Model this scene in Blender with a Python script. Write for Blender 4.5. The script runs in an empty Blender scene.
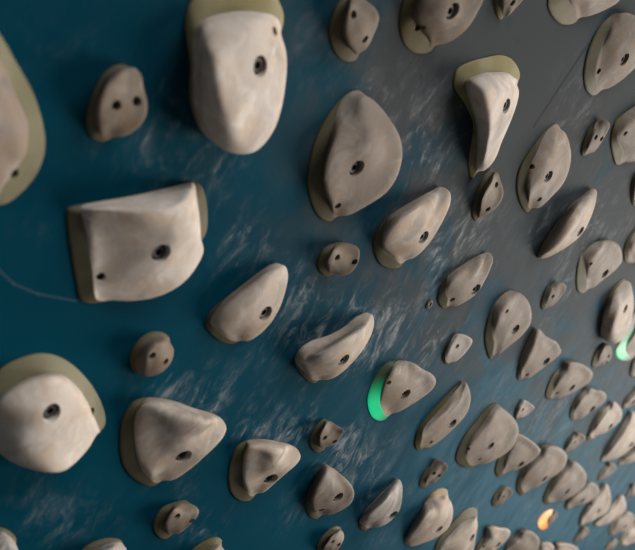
import bpy, bmesh, math
import numpy as np
from mathutils import Vector, Matrix
from mathutils.bvhtree import BVHTree

S = bpy.context.scene
COL = S.collection

# ---------------------------------------------------------------- camera geometry (wall axes: u along, v up, n out of the wall)
F_PX, PPX, PPY = 789.782, 270.0, 330.0
R = np.array([[0.54437, 0.53377, 0.64711], [0.30721, -0.84469, 0.43831], [0.78057, -0.0398, -0.62381]])
CAM = np.array([-0.3168, -0.5793, 0.6152])

def at(px, py, h_mm):
    """point of the sight line through (px, py) at the given height above the wall, in wall axes"""
    d = R.T @ np.array([(px - PPX) / F_PX, (py - PPY) / F_PX, 1.0])
    t = (h_mm / 1000.0 - CAM[2]) / d[2]
    return CAM + t * d

def W(p):
    """wall axes -> world (the wall is the plane y = 0, facing -y)"""
    return Vector((float(p[0]), float(-p[2]), float(p[1])))

cam_data = bpy.data.cameras.new('camera')
cam = bpy.data.objects.new('camera', cam_data)
COL.objects.link(cam)
A = np.array([[1, 0, 0], [0, 0, -1], [0, 1, 0]], float)
M3 = A @ R.T @ np.diag([1, -1, -1])
cam.matrix_world = Matrix.Translation(W(CAM)) @ Matrix(M3.tolist()).to_4x4()
cam_data.sensor_fit = 'HORIZONTAL'
cam_data.sensor_width = 36.0
cam_data.lens = F_PX / 635.0 * 36.0
cam_data.shift_x = (317.5 - PPX) / 635.0
cam_data.shift_y = (PPY - 275.0) / 635.0
cam_data.clip_start = 0.02
cam_data.dof.use_dof = True
cam_data.dof.focus_distance = 1.16
cam_data.dof.aperture_fstop = 4.6
S.camera = cam

# ---------------------------------------------------------------- materials
def nodes(name):
    m = bpy.data.materials.new(name)
    m.use_nodes = True
    nt = m.node_tree
    nt.nodes.clear()
    out = nt.nodes.new('ShaderNodeOutputMaterial')
    b = nt.nodes.new('ShaderNodeBsdfPrincipled')
    nt.links.new(b.outputs[0], out.inputs[0])
    return m, nt, b

def noise(nt, vec, scale, detail=4, rough=.55, dist=0.0):
    n = nt.nodes.new('ShaderNodeTexNoise')
    n.inputs['Scale'].default_value = scale
    n.inputs['Detail'].default_value = detail
    n.inputs['Roughness'].default_value = rough
    n.inputs['Distortion'].default_value = dist
    nt.links.new(vec, n.inputs['Vector'])
    return n.outputs['Fac']

def ramp(nt, fac, lo, hi, a=0.0, b=1.0):
    n = nt.nodes.new('ShaderNodeMapRange')
    n.interpolation_type = 'SMOOTHSTEP'
    n.inputs['From Min'].default_value = lo
    n.inputs['From Max'].default_value = hi
    n.inputs['To Min'].default_value = a
    n.inputs['To Max'].default_value = b
    nt.links.new(fac, n.inputs['Value'])
    return n.outputs['Result']

def mix(nt, fac, a, b):
    n = nt.nodes.new('ShaderNodeMix')
    n.data_type = 'RGBA'
    if isinstance(fac, float): n.inputs[0].default_value = fac
    else: nt.links.new(fac, n.inputs[0])
    for v, s in ((a, n.inputs[6]), (b, n.inputs[7])):
        if isinstance(v, tuple): s.default_value = (*v, 1)
        else: nt.links.new(v, s)
    return n.outputs[2]

def math_(nt, op, a, b=None):
    n = nt.nodes.new('ShaderNodeMath')
    n.operation = op
    for v, s in ((a, n.inputs[0]), (b, n.inputs[1])):
        if v is None: continue
        if isinstance(v, (int, float)): s.default_value = v
        else: nt.links.new(v, s)
    return n.outputs[0]

def coords(nt, scale=None, rot=None):
    g = nt.nodes.new('ShaderNodeNewGeometry')
    if scale is None: return g.outputs['Position']
    mp = nt.nodes.new('ShaderNodeMapping')
    nt.links.new(g.outputs['Position'], mp.inputs['Vector'])
    mp.inputs['Scale'].default_value = scale
    if rot: mp.inputs['Rotation'].default_value = rot
    return mp.outputs['Vector']

def bump(nt, b, h, strength, dist):
    n = nt.nodes.new('ShaderNodeBump')
    n.inputs['Strength'].default_value = strength
    n.inputs['Distance'].default_value = dist
    nt.links.new(h, n.inputs['Height'])
    nt.links.new(n.outputs[0], b.inputs['Normal'])

def stone(name, base, warm, pale, grey, grey_amt):
    """mottled cast resin that looks like worn stone: warm patches, chalked pale patches and grey rubber smears"""
    m, nt, b = nodes(name)
    p = coords(nt)
    c = mix(nt, ramp(nt, noise(nt, p, 26, 5, .62, 1.0), .44, .62), base, warm)
    c = mix(nt, ramp(nt, noise(nt, p, 34, 5, .6, .9), .46, .74), c, pale)
    st = noise(nt, coords(nt, (26, 40, 11), (0, .5, 0)), 1.0, 5, .6, .8)
    c = mix(nt, ramp(nt, st, .50, .68, 0, grey_amt), c, grey)
    sp = noise(nt, p, 480, 2, .5)
    c = mix(nt, ramp(nt, sp, .58, .78, 0, .22), c, grey)
    nt.links.new(c, b.inputs['Base Color'])
    b.inputs['Roughness'].default_value = .66
    b.inputs['Specular IOR Level'].default_value = .10
    hgt = math_(nt, 'ADD', noise(nt, p, 900, 2, .6), math_(nt, 'MULTIPLY', noise(nt, p, 130, 4, .6), 1.6))
    bump(nt, b, hgt, .35, .0007)
    return m

def resin(name, col, col2, rough=.55, sss=.2):
    """the see-through coloured base rim, seen unlit"""
    m, nt, b = nodes(name)
    p = coords(nt)
    c = mix(nt, ramp(nt, noise(nt, p, 18, 3, .5), .35, .7), col, col2)
    nt.links.new(c, b.inputs['Base Color'])
    b.inputs['Roughness'].default_value = rough
    b.inputs['Specular IOR Level'].default_value = .05
    b.inputs['Subsurface Weight'].default_value = sss
    b.inputs['Subsurface Radius'].default_value = (.012, .011, .007)
    b.inputs['Subsurface Scale'].default_value = .6
    bump(nt, b, noise(nt, p, 260, 3, .6), .2, .0006)
    return m

def glow(name, col, led, reach, strength, core=None):
    """a base rim lit from inside by its lamp: brightest at the lamp, fading with distance through the resin"""
    m, nt, b = nodes(name)
    p = coords(nt)
    d = nt.nodes.new('ShaderNodeVectorMath'); d.operation = 'DISTANCE'
    nt.links.new(p, d.inputs[0]); d.inputs[1].default_value = W(led)
    f = ramp(nt, d.outputs['Value'], reach[0], reach[1], 1, 0)
    b.inputs['Base Color'].default_value = (.05, .066, .038, 1)
    b.inputs['Specular IOR Level'].default_value = .08
    b.inputs['Roughness'].default_value = .42
    if core:
        ec = mix(nt, ramp(nt, d.outputs['Value'], 0, reach[0] * 1.2, 1, 0), col, core)
        nt.links.new(ec, b.inputs['Emission Color'])
    else:
        b.inputs['Emission Color'].default_value = (*col, 1)
    nt.links.new(math_(nt, 'MULTIPLY', f, strength), b.inputs['Emission Strength'])
    return m

def plain(name, col, rough=.5, metal=0.0):
    m, nt, b = nodes(name)
    b.inputs['Specular IOR Level'].default_value = .3
    c = mix(nt, ramp(nt, noise(nt, coords(nt), 300, 3), .4, .7), col, tuple(x * .75 for x in col))
    nt.links.new(c, b.inputs['Base Color'])
    b.inputs['Roughness'].default_value = rough
    b.inputs['Metallic'].default_value = metal
    return m

MAT = {
    'stone': stone('stone_resin', (.178, .145, .117), (.18, .135, .097), (.235, .203, .173), (.10, .091, .082), .6),
    'stone_pale': stone('pale_stone_resin', (.41, .355, .305), (.40, .32, .25), (.50, .45, .40), (.22, .20, .185), .5),
    'stone_brown': stone('brown_stone_resin', (.135, .107, .082), (.14, .10, .066), (.19, .16, .13), (.08, .072, .063), .6),
    'stone_tan': stone('tan_stone_resin', (.22, .182, .148), (.22, .165, .115), (.28, .245, .21), (.12, .11, .10), .6),
    'stone_cream': stone('cream_stone_resin', (.30, .25, .205), (.30, .225, .165), (.38, .335, .29), (.16, .145, .132), .6),
    'stone_grey': stone('grey_stone_resin', (.25, .222, .196), (.24, .20, .165), (.34, .315, .29), (.075, .075, .078), .95),
    'resin': resin('clear_resin', (.075, .066, .04), (.10, .088, .056)),
    'resin_pale': resin('pale_resin', (.125, .113, .068), (.165, .15, .098)),
    'resin_yellow': resin('yellow_resin', (.085, .071, .034), (.115, .098, .054), sss=.4),
    'resin_cream': resin('cream_resin', (.17, .145, .07), (.23, .20, .12), sss=.8),
    'resin_brown': resin('brown_resin', (.17, .12, .065), (.24, .175, .10)),
    'bolt': plain('black_steel', (.04, .037, .036), .6, .25),
    'screw': plain('brass_screw', (.16, .10, .035), .6, .2),
    'insert': plain('rusty_insert', (.055, .036, .03), .8, .0),
}
# ---------------------------------------------------------------- holds
# Each hold is a list of spokes running round its outline.  A spoke is either
#   L(outer point on the wall, rim line, rim height, shoulder[, face point])  where the base rim shows, or
#   E(edge point[, face point])                                              where the body hides the rim.
# Points are sight lines (image x, y) met at a height in mm above the wall, so they become real 3D points.
def L(o, r, hr, s, m=None): return ('L', o, r, hr, s, m)
def E(x, y, h, m=None): return ('E', (x, y, h), m)
HOLDS = []
def hold(kind, label, spokes, centre, holes=(), rim='resin', cat='climbing hold', body='stone', group=None, dome=.72, led=None, soft=.4, hs=1.0, thin=(), ease=0.0, taper=True):
    HOLDS.append(dict(kind=kind, label=label, spokes=spokes, centre=centre, holes=holes, rim=rim, cat=cat, body=body, group=group, dome=dome, led=led, soft=soft, hs=hs, thin=thin, ease=ease, taper=taper))
def big(label, spokes, centre, holes=(), **k): hold('climbing_hold', label, spokes, centre, holes, group='large bolted climbing holds', **k)
def small(label, spokes, centre, holes=(), **k): hold('foothold', label, spokes, centre, holes, cat='foothold', group='small screwed footholds', **{'body': 'stone_brown', **k})

big('big pale hold cut off by the left edge, upper left of the wall', [
 L((-70,80),(-60,95),10,(-50,100,28)), L((-40,25),(-30,50),10,(-22,65,32)), L((-12,22),(-8,50),10,(-8,62,34)), L((3,40),(4,65),10,(0,75,36)),
 L((16,63),(13,90),10,(9,97,36)), L((29,85.5),(22,108),10,(15,112,36)), L((38,108),(28,122),10,(20,126,36)), L((44,135),(28,142),10,(20,140,34)),
 L((43,155),(26,155),10,(16,152,30)), L((34.5,176),(17,168),10,(8,160,28)), L((18,194.5),(5,185),10,(-2,176,26)), L((0,205),(-10,195),10,(-14,184,26)),
 E(-35,205,16), E(-60,190,20), E(-75,150,20)], (-20,120,46), [('s',14.5,174)], body='stone', rim='resin_pale')
big('tall rounded pale hold with a yellowish rim arching over its top, at upper left', [
 L((185,20),(193,40),10,(200,42,24),(214,50,44)), L((193,-4),(200,22),10,(206,28,26)), L((225,-24),(230,12),10,(232,22,28)), L((262,-18),(258,12),10,(256,22,28)),
 L((283,15),(276,26),10,(272,34,28)), E(286.5,52,20), E(284,95,32), E(275,128,40), E(258,150,45), E(241,154,46,(240,132,54)), E(222,147,40,(231,122,54)),
 E(207,126,28,(221,102,52)), E(197,98,18,(216,78,50)), L((190,62),(193,62),8,(199,65,22),(214,62,46))], (240,78,48), [('b',261,66),('s',275,31)], rim='resin_cream', body='stone_pale', hs=.85)
big('wide four-cornered pale hold with a flat lit ledge on top, left of centre', [
 L((66.5,216),(83,219),9,(87,219,15),(106,229,19)), L((67,208),(81,212),8,(88,212,18),(106,220,24)), L((80,204.5),(90,208),8,(97,210,25),(116,219,29)), L((131,195.5),(131,200),8,(133,209,38),(136,220,44)), L((177,185),(176,190),8,(172,206,46),(161,219,49)),
 L((194,181.2),(192,187),8,(186,200,44),(174,216,48)), L((202.5,188),(196.5,196),8,(191,208,42),(177,228,44)), L((206,231),(200.5,229),8,(194,232,36),(178,240,40)),
 E(204,248,16), E(197,266,24), E(182,284,28), E(157,297,22), E(125,301,11), L((96,302.5),(101,299.5),8,(104,295,11)), L((80,300),(94.5,292),9,(98,288,11)), L((76,284),(93,274),9,(97,273,11),(116,265,14)), L((70,250),(89,246),9,(93,246,12),(113,247,15))],
 (160,246,35), [('b',161,254),('s',101,277)], body='stone_pale', hs=.9, thin=(2, 3, 4, 5))
big('large pale disc-like hold with a broad olive rim on top, lower left corner', [
 L((-16,400),(-8,410),10,(-4,412,22)), L((0,369),(1,394),10,(6,397,26)), L((20,358),(24,380),10,(27,384,28)), L((42,353),(50,373),10,(50,378,30)),
 L((64,359),(69,379),10,(66,384,30)), L((84,375.5),(84,396),10,(80,398,30)), L((99,398),(93,414),10,(88,414,30)), L((105,420),(99.5,430),8,(95,431,18)), L((102,428),(99,433),6,(95,435,15)),
 E(90,446,26), E(76,462,32), E(64,471,36), E(48,472.5,36,(48,458,42)), E(22,466.5,22,(28,452,40)), E(0,454,12,(12,440,36)), E(-14,432,6)],
 (46,420,42), [('b',52.5,413),('s',92,411.5)], body='stone_pale', rim='resin_pale', taper=False)
big('largest oval hold near the middle top, brown grey with a shaded rim on its left', [
 L((341,98),(345.5,104),6,(352,116,13)), L((357.5,89.5),(358.5,93.5),6,(361,99,13)), E(372,99,10), E(387,115.5,20), E(399.5,136,30), E(402.5,155,33), E(397,177,34),
 E(386,193,30), E(366,206,22), E(346,216,13), L((330,221),(338,214),9,(340,208,16)), L((317,215.5),(330.5,206),9,(333,201,19)), L((308,190),(323.5,188),9,(325.5,184,24)),
 L((309,165),(324,167),9,(326.5,165,26)), L((317,133),(330,142),9,(334,143,24))], (370,148,36), [('b',356.5,169),('s',338,206)], dome=.6, hs=.9, thin=(0, 1), soft=.55)
big('smooth slanting wing-shaped hold above the centre left, with thin rim at its lower end', [
 L((205,324),(210,322),7,(217,322,20),(230,322,30)), L((210,312),(215,312),7,(222,312,24),(235,315,34)), L((225,298),(229,299),7,(236,299,28),(246,307,38)),
 L((244,283),(247,285),7,(254,285,30),(258,297,40)), L((261,270),(264,272),7,(269,273,28),(268,286,38)), L((275,262.5),(277,266),7,(279,269,22)), E(285,266,12), E(288,274,18), E(286,288,26),
 E(280,307,28), E(272,321,26), E(260,334,20), E(247,341.5,12), L((232,343.5),(236,339),7,(239,334,18)), L((216,338.5),(222,334),7,(226,331,20))],
 (256,308,38), [('b',266,314)], body='stone_cream', hs=.72, thin=(2, 3, 4, 5))
big('big three-cornered hold with an olive rim on its left, at lower left centre', [
 L((119.5,438),(134,434),10,(136,433,12)), L((122,420),(135,417),10,(137,418,14)), L((132,402),(139,406),9,(142,407,20)), L((147.5,397),(151,400),8,(154,404,24),(160,414,32)),
 L((172,400),(174,402.5),8,(177,405,22),(183,417,38)), L((196,408.5),(198,410.5),8,(201,413,18),(204,423,44)), E(212,414.3,30,(211,428,48)), E(221,418.5,40), E(226.5,427.5,46), E(223,437.5,44),
 E(206,455,30), E(188,470.6,20), E(172,480.5,12), L((154,485),(158,481),9,(161,476,14)), L((138.6,482),(149,477),9,(152,472,16)), L((125,469.5),(141,468),10,(143,464,13)),
 L((120,454),(136,452),10,(138,450,12))], (182,440,34), [('b',183,457)], body='stone_cream', dome=.45, thin=(3, 4, 5))
big('slanting teardrop hold with a dark groove along it, right of the largest oval hold', [
 L((373,247),(382,245),9,(384,243,18)), L((375,235),(382,234),8,(386,234,22)), L((386,218),(390,219.5),7,(397,221,32),(402,234,28)), L((403,206),(406,207.5),7,(414,211,36),(415,224,31)),
 L((424,194),(427,196.5),7,(428.5,199,18),(432,210,36)), L((433,189.6),(434.2,191.3),5,(436.5,194,12)), E(441,187,12), E(448,190,20), E(451,197.5,28), E(448,209,30), E(437.5,230,28), E(427,246,24), E(413,258.6,16),
 L((399.5,266.5),(404,261),8,(406,256,15)), L((388,268),(396,260),8,(398,255,16)), L((378.5,263),(387,253),8,(389,249,17))], (420,236,31), [('b',424,238)], body='stone_cream', hs=.9, thin=(2, 3, 4, 5))
big('incut rail hold with a scooped pale shelf and raised right tip, in the middle', [
 L((294,359),(297,360),6,(303,360,20),(316,362,28)), L((299,348.5),(302,350),6,(307,352,17),(314,357,34)), L((312,340),(315,342),6,(319,346,13),(322,353,38)), L((328,335),(331,337),6,(335,340,14),(335,346,40)),
 L((345,326),(347,328),6,(350,331,16),(348,339,40)), L((355,317.5),(357,319),6,(360,323,15),(360,333,36)), L((365,312.5),(366,314),5,(367,319,14),(366,328,32)), E(371.5,314,12), E(374,320,18), E(372,331,26),
 E(366.6,343,30), E(355,359,26), E(341,373,20), E(328,380,12), L((315,382.7),(318,379),6,(321,376,14)), L((304,378),(307,375),6,(311,372,18))], (344,356,37), [('b',344,361)], body='stone_cream', thin=(0, 1, 2, 3, 4, 5, 6))
big('rounded triangular hold with a brown shaded rim, left of the bottom centre', [
 L((228,478),(242.5,470),9,(244,469,13)), L((230,462),(243,456),9,(245,456,16)), L((236,447),(246,447),8,(248,449,18)), L((246,440),(251,442),7,(253,446,20)), L((262,438.5),(264,440.5),7,(267,443.5,20),(269,453,36)),
 L((280,441.8),(281.5,443.5),7,(284,446,18),(284,456,40)), E(291,445.3,30), E(298,450,38), E(300.7,456.5,40), E(297,463.5,38), E(286.5,472.5,28), E(274,483.5,20), E(263,493,12),
 L((251,499),(254,494),8,(257,489,13)), L((240,500.5),(248,493),8,(250,488,14)), L((230.5,492),(243,484),8,(245,481,16))], (273,465,31), [('b',270.3,479.6)], body='stone_cream', dome=.45, hs=.95, thin=(3, 4, 5))
big('dim rounded hold cut off by the top edge, right of the two-holed foothold', [
 L((399.5,20),(412,16),10,(418,13,20)), L((404,-4),(417,-4),10,(421,-4,24)), L((420,-24),(428,-16),10,(432,-14,26)), L((448,-36),(450,-28),10,(452,-24,26)), E(472,-34,20), E(485,-14,32), E(483,1,36),
 E(478,11,36), E(470,25,32), E(457.7,37,24), E(443,44.5,14), L((430,50.5),(434,45),9,(437,40,15)), L((417,53.5),(428,39),9,(431,35,16)), L((405,46),(421,31),9,(425,28,17)), L((400,34),(415,23),9,(420,21,18))],
 (447,2,36), [('b',453,12),('s',418,27.5)], rim='resin_yellow', body='stone_brown')
big('hooked horn-shaped hold with a pale yellow rim and long tapering tail', [
 L((453,84),(465.5,87),9,(470,88,24),(482,93,42)), L((456,70),(467,80),9,(473,82,26),(483,87,40)), L((469,62),(478,74.5),9,(481,78,26),(489,86,38)), L((487.5,57),(492,72),9,(493,76,24)), L((502,55),(506,72.5),9,(505,77,22)),
 L((513,61),(513,77),9,(511,81,20)), L((519,76),(517,86),9,(514,88,17)), E(519,90,12), E(515,108,20), E(507.5,127,25,(502,118,38)), E(500.7,142.6,26,(497,136,33)), E(494.5,160,22,(491,152,29)), E(484,171,12,(486,158,26)),
 L((471.7,179),(476.5,172),7,(478.5,168,12),(484,158,26)), L((468,166),(476,160),7,(478,157,14),(487,149,31)), L((471,144),(476.5,140),7,(479,138,18),(491,132,36)), L((473,124),(475.5,123),7,(478.5,121,22),(492,116,41)),
 L((466,106),(470,104),8,(474,104,26),(488,103,44)) ], (502,103,36), [('b',507,106)], rim='resin_cream', body='stone_pale')
big('brown egg-shaped hold with three holes, right of the horn-shaped hold', [
 L((546,130),(549,137),7,(551,141,16)), L((556.8,122.4),(557,130),7,(557,136,16)), E(564,131,12), E(570.4,148,22), E(570.4,164,26), E(563.6,183,26), E(551,197,20), E(538,208.5,12),
 L((527,212.5),(531,204),8,(533,200,14)), L((519,202),(528,196),8,(530,193,18)), L((516,186),(527,185),8,(529,183,20)), L((519,168),(528.5,170),8,(531,170,22)), L((531,148),(536,154),8,(539,156,20))],
 (550,165,28), [('b',548.6,177),('s',532,167),('s',539.6,199.5)], thin=(0, 1), body='stone_tan')
big('slanting oval hold just right of the tiny bare insert, bolt at its lower right', [
 L((437,298),(446,293),8,(449,291,16)), L((440,286),(447,283),8,(451,282,20)), L((447,275.5),(451,276),7,(458,274,29)), L((462,264.7),(465,266),7,(470,267,33)), L((476,256),(478,258),7,(480,258.7,17),(483,267,32)),
 L((483,253.2),(484,254.8),5,(485.2,257,10)), E(489,252.4,10), E(493,258,19), E(491,266.6,26), E(486,278,28), E(478,292,24), E(467,301,17), E(454,306.7,10), L((444,308.6),(450,303),7,(452,300,13)), L((438.5,304),(448,299),8,(450,297,15))],
 (470,283,28), [('b',476,290),('s',452.4,299.7)], thin=(2, 3, 4, 5))
big('grey hold with a glowing green rim on its left, in the middle of the wall', [
 L((367.5,402),(380,402),9,(382,400,14)), L((369.5,390),(381.5,388),9,(384,387,18)), L((375,375.5),(385.5,378),9,(388,378,20)), L((386,363),(391,368),8,(394,370,22)), L((396,359.6),(398,363),8,(400,367,24)),
 E(404,361.5,14), E(414,363.5,22), E(423,370,26), E(433,375,32), E(436,381.5,34), E(433,388.7,32), E(423,397,26), E(409,406,18), E(397,412.7,11), L((384,419.5),(390,414),8,(393,409,12)), L((373,418),(383,410),9,(386,406,12))],
 (410,386,28), [('b',405.5,395),('s',389,383)], rim='green', body='stone_tan', led=(374,410))
big('pointed shield-shaped hold with a shallow groove, at the bottom centre', [
 L((305.5,503),(309,502),7,(313,501,16),(324,501,19)), L((308,493),(312,492),7,(315,492,20),(325,493,25)), L((313.5,480),(317,481),7,(320,482,22)), L((320,468.5),(322,471),7,(325,475,22)), L((325.5,463.7),(326.5,466),6,(328,470,18)),
 E(332,467.7,12), E(341,475,20), E(350,483.3,28), E(354,491,30), E(353.5,498,30), E(349.7,504.6,26), E(339.5,511,20), E(329,515,13), L((318,518),(321,514),7,(323,511,12)), L((309,516),(313,512),7,(316,509,14))],
 (335,491,27), [('b',338,498),('s',321.3,510)], thin=(2, 3, 4))
big('narrow sharp fin-shaped hold with a ridge, below the brown egg-shaped hold', [
 L((537,257.5),(539,257),5,(542,256,14),(552,251,26)), L((541,247),(543,248),6,(549,249,28),(557,248,38)), L((551,231),(553,232),6,(560,233,36),(566,236,46)), L((560,218.5),(562,220),6,(568,220,38),(573,224,48)),
 L((570,205.5),(572,207),6,(578,207,36),(581,211,44)), L((584,194),(585,195.5),6,(587,195.8,16),(589,201,33)), E(596,189,18), E(596,197,26), E(591,216,32), E(581,235,32), E(567.7,246,24), E(554,254,14), E(544,258.7,6)],
 (577,227,43), [('b',580.5,232)], body='stone_cream', hs=.8, thin=(0, 1, 2, 3, 4, 5))
big('upright rounded hold with two holes, above the notched hold, right of centre', [
 L((484,338),(493,335),8,(496,333,16)), L((486,324),(494,323),8,(497,323,20)), L((492.5,306),(497,309),8,(501,311,22)), L((500,296),(503,299.5),7,(506,303,22)), L((509.4,290),(510.5,293),7,(512,298,20)),
 E(518,292.4,14), E(527,299.5,22), E(531,309,27), E(530.4,324,29), E(521,336.4,24), E(507.5,347,16), E(498,355,9), L((490.5,359),(495,352),7,(498,348,13)), L((486.5,352),(494.5,344),8,(497,342,14))],
 (513,318,27), [('b',515.5,329.7),('s',507,311.5)], thin=(2, 3, 4))
big('slanting hold with a greenish upper ledge, just below right of the green-lit centre hold', [
 L((414,444),(422,439),8,(425,437,15)), L((417.5,429.5),(424,428),8,(428,428,20)), L((427.5,416),(433,417),8,(438,418,28)), L((438,403.5),(443,406),8,(449,408,34)), L((449,392.5),(452,395),7,(455,397,22),(460,404,36)),
 L((458,384.5),(459.5,386.5),6,(462,388.5,15),(463,397,31)), E(465,382,18), E(469.5,390,24), E(470.5,401.6,28), E(466.4,414,28), E(454,428,22), E(440,440.5,14), E(428,448.3,8), L((418,450),(423,445),7,(426,442,11))],
 (452,413,31), [('b',452.5,424),('s',431,442.5)], rim='resin_yellow', hs=.85)
big('broad smooth fan-shaped hold overlapping the hold behind it, right of bottom centre', [
 L((455,458),(466,454),9,(468,451,22)), L((459,444.5),(468.5,445),9,(471,444,28)), L((467,431),(475,434),9,(478,435,32)), L((476,420),(483,424),9,(486,426,34)), L((486,408.5),(490,413),8,(493,416,34)),
 L((496,402),(497.5,406),7,(500,410,30)), E(507,412,26), E(516,421.5,36), E(518.6,433,40), E(511.4,448.7,36), E(497,459,26), E(484,464.3,17), L((470.5,467.5),(474,464.5),7,(477,461,18)), L((460,465),(467,460),8,(470,457,19))],
 (495,436,37), [('b',490.6,446.6),('s',468.5,449.5),('s',479.7,459.5)], hs=.85)
big('slim pointed grey-veined hold at the bottom, right of the shield-shaped hold', [
 L((358.7,523),(362,522),6,(366,521,12)), L((363,512.5),(366,513),6,(370,513,19)), L((371,503.5),(374,504.5),6,(379,506,27)), L((380,494),(383,496),6,(387,499,29)), L((391,483.5),(392.5,485.5),6,(394,486.5,13),(395,495,25)),
 E(399,479.4,12), E(402,484,17), E(402,498,24), E(399,511,24), E(389,522,18), E(378,527.5,12), L((366,530),(370,527),6,(373,524,11)), L((360,528),(364,525),6,(368,522.5,12))],
 (388,508,25), [('b',393,515.7)], body='stone_grey', thin=(0, 1, 2, 3, 4))
big('cream tall hold with a brown cap-like rim on top, at the bottom edge', [
 L((404,542),(407,540),6,(411,537,14),(424,533,26)), L((411,526),(414,526),6,(418,526,26),(430,524,36)), L((418.5,513.5),(421,514.5),6,(426,515,33),(434,516,39)), L((425.5,501),(428,503),6,(433,506,33)), L((432,492),(434,497.5),7,(436,501,28)),
 L((440,488),(441.5,497.5),7,(443,502,26)), L((447.5,490.5),(448.3,498),7,(448,503,24)), E(451,502,18), E(452.7,508,25), E(451.8,519.7,30), E(446.8,529.6,28), E(435.5,538,22), E(422.7,543,15), E(410,546.7,7)],
 (440,517,38), [('b',439,530)], body='stone_cream', rim='resin_brown', thin=(0, 1, 2, 3))
big('white tall hold with a grey-green rim arching over it, cut by the bottom edge', [
 L((434,549),(441,547),7,(444,546,16)), L((438,539),(445,540),7,(448,540,22)), L((446,529.5),(452,533),7,(455,534,26)), L((455,519),(460,524.5),7,(462,527,28)), L((463,510.5),(467.5,519.5),7,(469,523,28)),
 L((472,507),(474,518),7,(474,522,26)), L((477.5,511.5),(477,518.5),7,(476,523,24)), E(477.7,524,18), E(475,540,26), E(473,551,28), E(467,560,24), E(455,566,16), L((441,563),(445,558),6,(449,553,14))],
 (465,543,32), [('b',472,538)], body='stone_cream')
big('hold with an olive rim cut off by the top edge, near the top right corner', [
 L((547,2),(568,-3),10,(571,-4,22)), L((551,-18),(569,-18),10,(572,-18,24)), L((566,-34),(576,-30),10,(580,-28,26)), E(596,-42,16), E(616,-32,28), E(622,-14,32), E(620,0,32), E(609,8,24), E(586,17,12),
 L((573,23.5),(582,14),9,(585,11,14)), L((559,23.5),(576,10),9,(579,7,16)), L((549,12),(570,3),9,(573,1,20))], (597,-14,36), rim='resin_yellow')
big('tan rounded hold touching the right edge near the top, brown rim at its left', [
 L((583,77),(596,73),9,(599,71,14)), L((585,60),(598,60),9,(601,59,15)), L((591,41),(603,45),9,(605,45,17)), L((600,25.5),(609,30),9,(612,31,26)), L((611,15.5),(615,20),8,(618,23,26)),
 E(621,13.7,16), E(635,15.5,22), E(648,28,30), E(651,45,34), E(644,60,32), E(635,67.5,28), E(622,80,21), E(608,88.7,11), L((594,95.6),(602,87),8,(605,84,14)), L((586,91),(597.5,82),8,(600,79,16))],
 (632,46,38), [('b',624.7,60),('s',598.7,71.4)], thin=(), body='stone_brown')
big('grey hold cut off by the right edge, just right of the upper two-holed foothold', [
 L((610,138),(617,138),8,(620,138,16)), L((614,122.7),(621,126),8,(624,128,20)), L((625,112.5),(629,116),8,(632,119,22)), L((640,103),(642,106),8,(645,110,24)), E(656,102,20), E(666,115,28),
 E(668,132,30), E(658,148,26), E(642,158,16), E(630,162.5,10), L((616,165),(626,158),8,(629,155,14)), L((612,154),(624,150),8,(627,149,16))], (646,132,30), [('s',625.4,133.6)], rim='resin_yellow', thin=(2, 3), body='stone_brown')
big('smooth heart-topped hold with two holes, right of the fin-shaped hold', [
 L((575.7,280),(586,277),7,(588,276,14)), L((577,266),(586,267),7,(589,267,18)), L((581,254.5),(589,258),7,(592,259,20)), L((588,246.5),(593,250),7,(596,252,22)), L((595,241.7),(598,245),6,(600,248,21)),
 E(603,241.7,14), E(613,241,20), E(619.6,246.5,25), E(622.4,256,27), E(621,263,26), E(613,272,22), E(603,279.6,15), E(593,288,8), L((583,293),(590,286),7,(593,283,11)), L((577,291),(587,284),7,(590,281,12))],
 (604,260,25), [('b',605,274),('s',591,264)], thin=(2, 3, 4))
big('notched pointed hold with two blunt tips, below right of the upright rounded hold', [
 L((516.5,376),(522,371),7,(524,369,13)), L((519,361),(524,360),7,(527,360,19)), L((524,347.6),(528,348.5),7,(531,350,23)), L((530,334),(532.5,337),7,(535,340,24)), E(537.6,328.7,14,(540,342,25)), E(546,336.5,20,(546,346,24)),
 E(556.5,342,28), E(559,346,29), E(561,352,30), E(558,356,28), E(548,363.6,21), E(537.6,372,14), E(527,379,7), L((519,380.3),(524,375),6,(527,372,11))], (543,352,25), [('b',546,362),('s',527,375)], thin=(1, 2, 3))
big('grey hold half hidden behind the broad fan-shaped hold', [
 L((494.5,471),(504,468),8,(506,466,18)), L((498,457),(506,457),8,(509,456,24)), L((506,443),(511,445),8,(514,446,28)), E(514,434,22), E(521,434.5,28), E(531,440.7,34), E(539,447.5,36), E(540.5,452,36),
 E(535,458,31), E(525,465.5,22), E(515,470.5,13), L((500,477),(506,471),7,(509,468,13))], (521,453,29), [('b',520.5,465)])
big('big smooth egg-like hold at the lower right, left of the rounded grey hold', [
 L((515.7,487),(521,484),7,(525,481,20)), L((518,476),(523,475),7,(527,473,28)), L((525,465.5),(529,466),8,(534,465,36)), L((534,455),(537,457),8,(543,457,40)), E(546,447.5,30), E(556,446.7,38), E(565,452,42),
 E(567,460,42), E(562,470,38), E(547,480,26), E(535,488,15), L((523,495),(527,490),7,(531,485,18)), L((517.5,492.5),(522,489),7,(526,485,18))], (547,466,42), [('b',544,479.5)], hs=.85)
big('rounded grey hold at the lower right, just behind the big egg-like hold', [
 L((542.5,498),(548,497),7,(551,495,16)), L((548,485),(552,486),7,(556,485,26)), L((556,473),(559,475),7,(563,475,32)), L((565,463.5),(567,466),7,(570,468,32)), E(573,461.5,22), E(581,466.5,30), E(586.5,475.5,34),
 E(584,485.5,32), E(577,492.7,26), E(562,501,14), L((548,504.8),(553,500),7,(557,496,15))], (570,482,33), [('b',567,492)])
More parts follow.
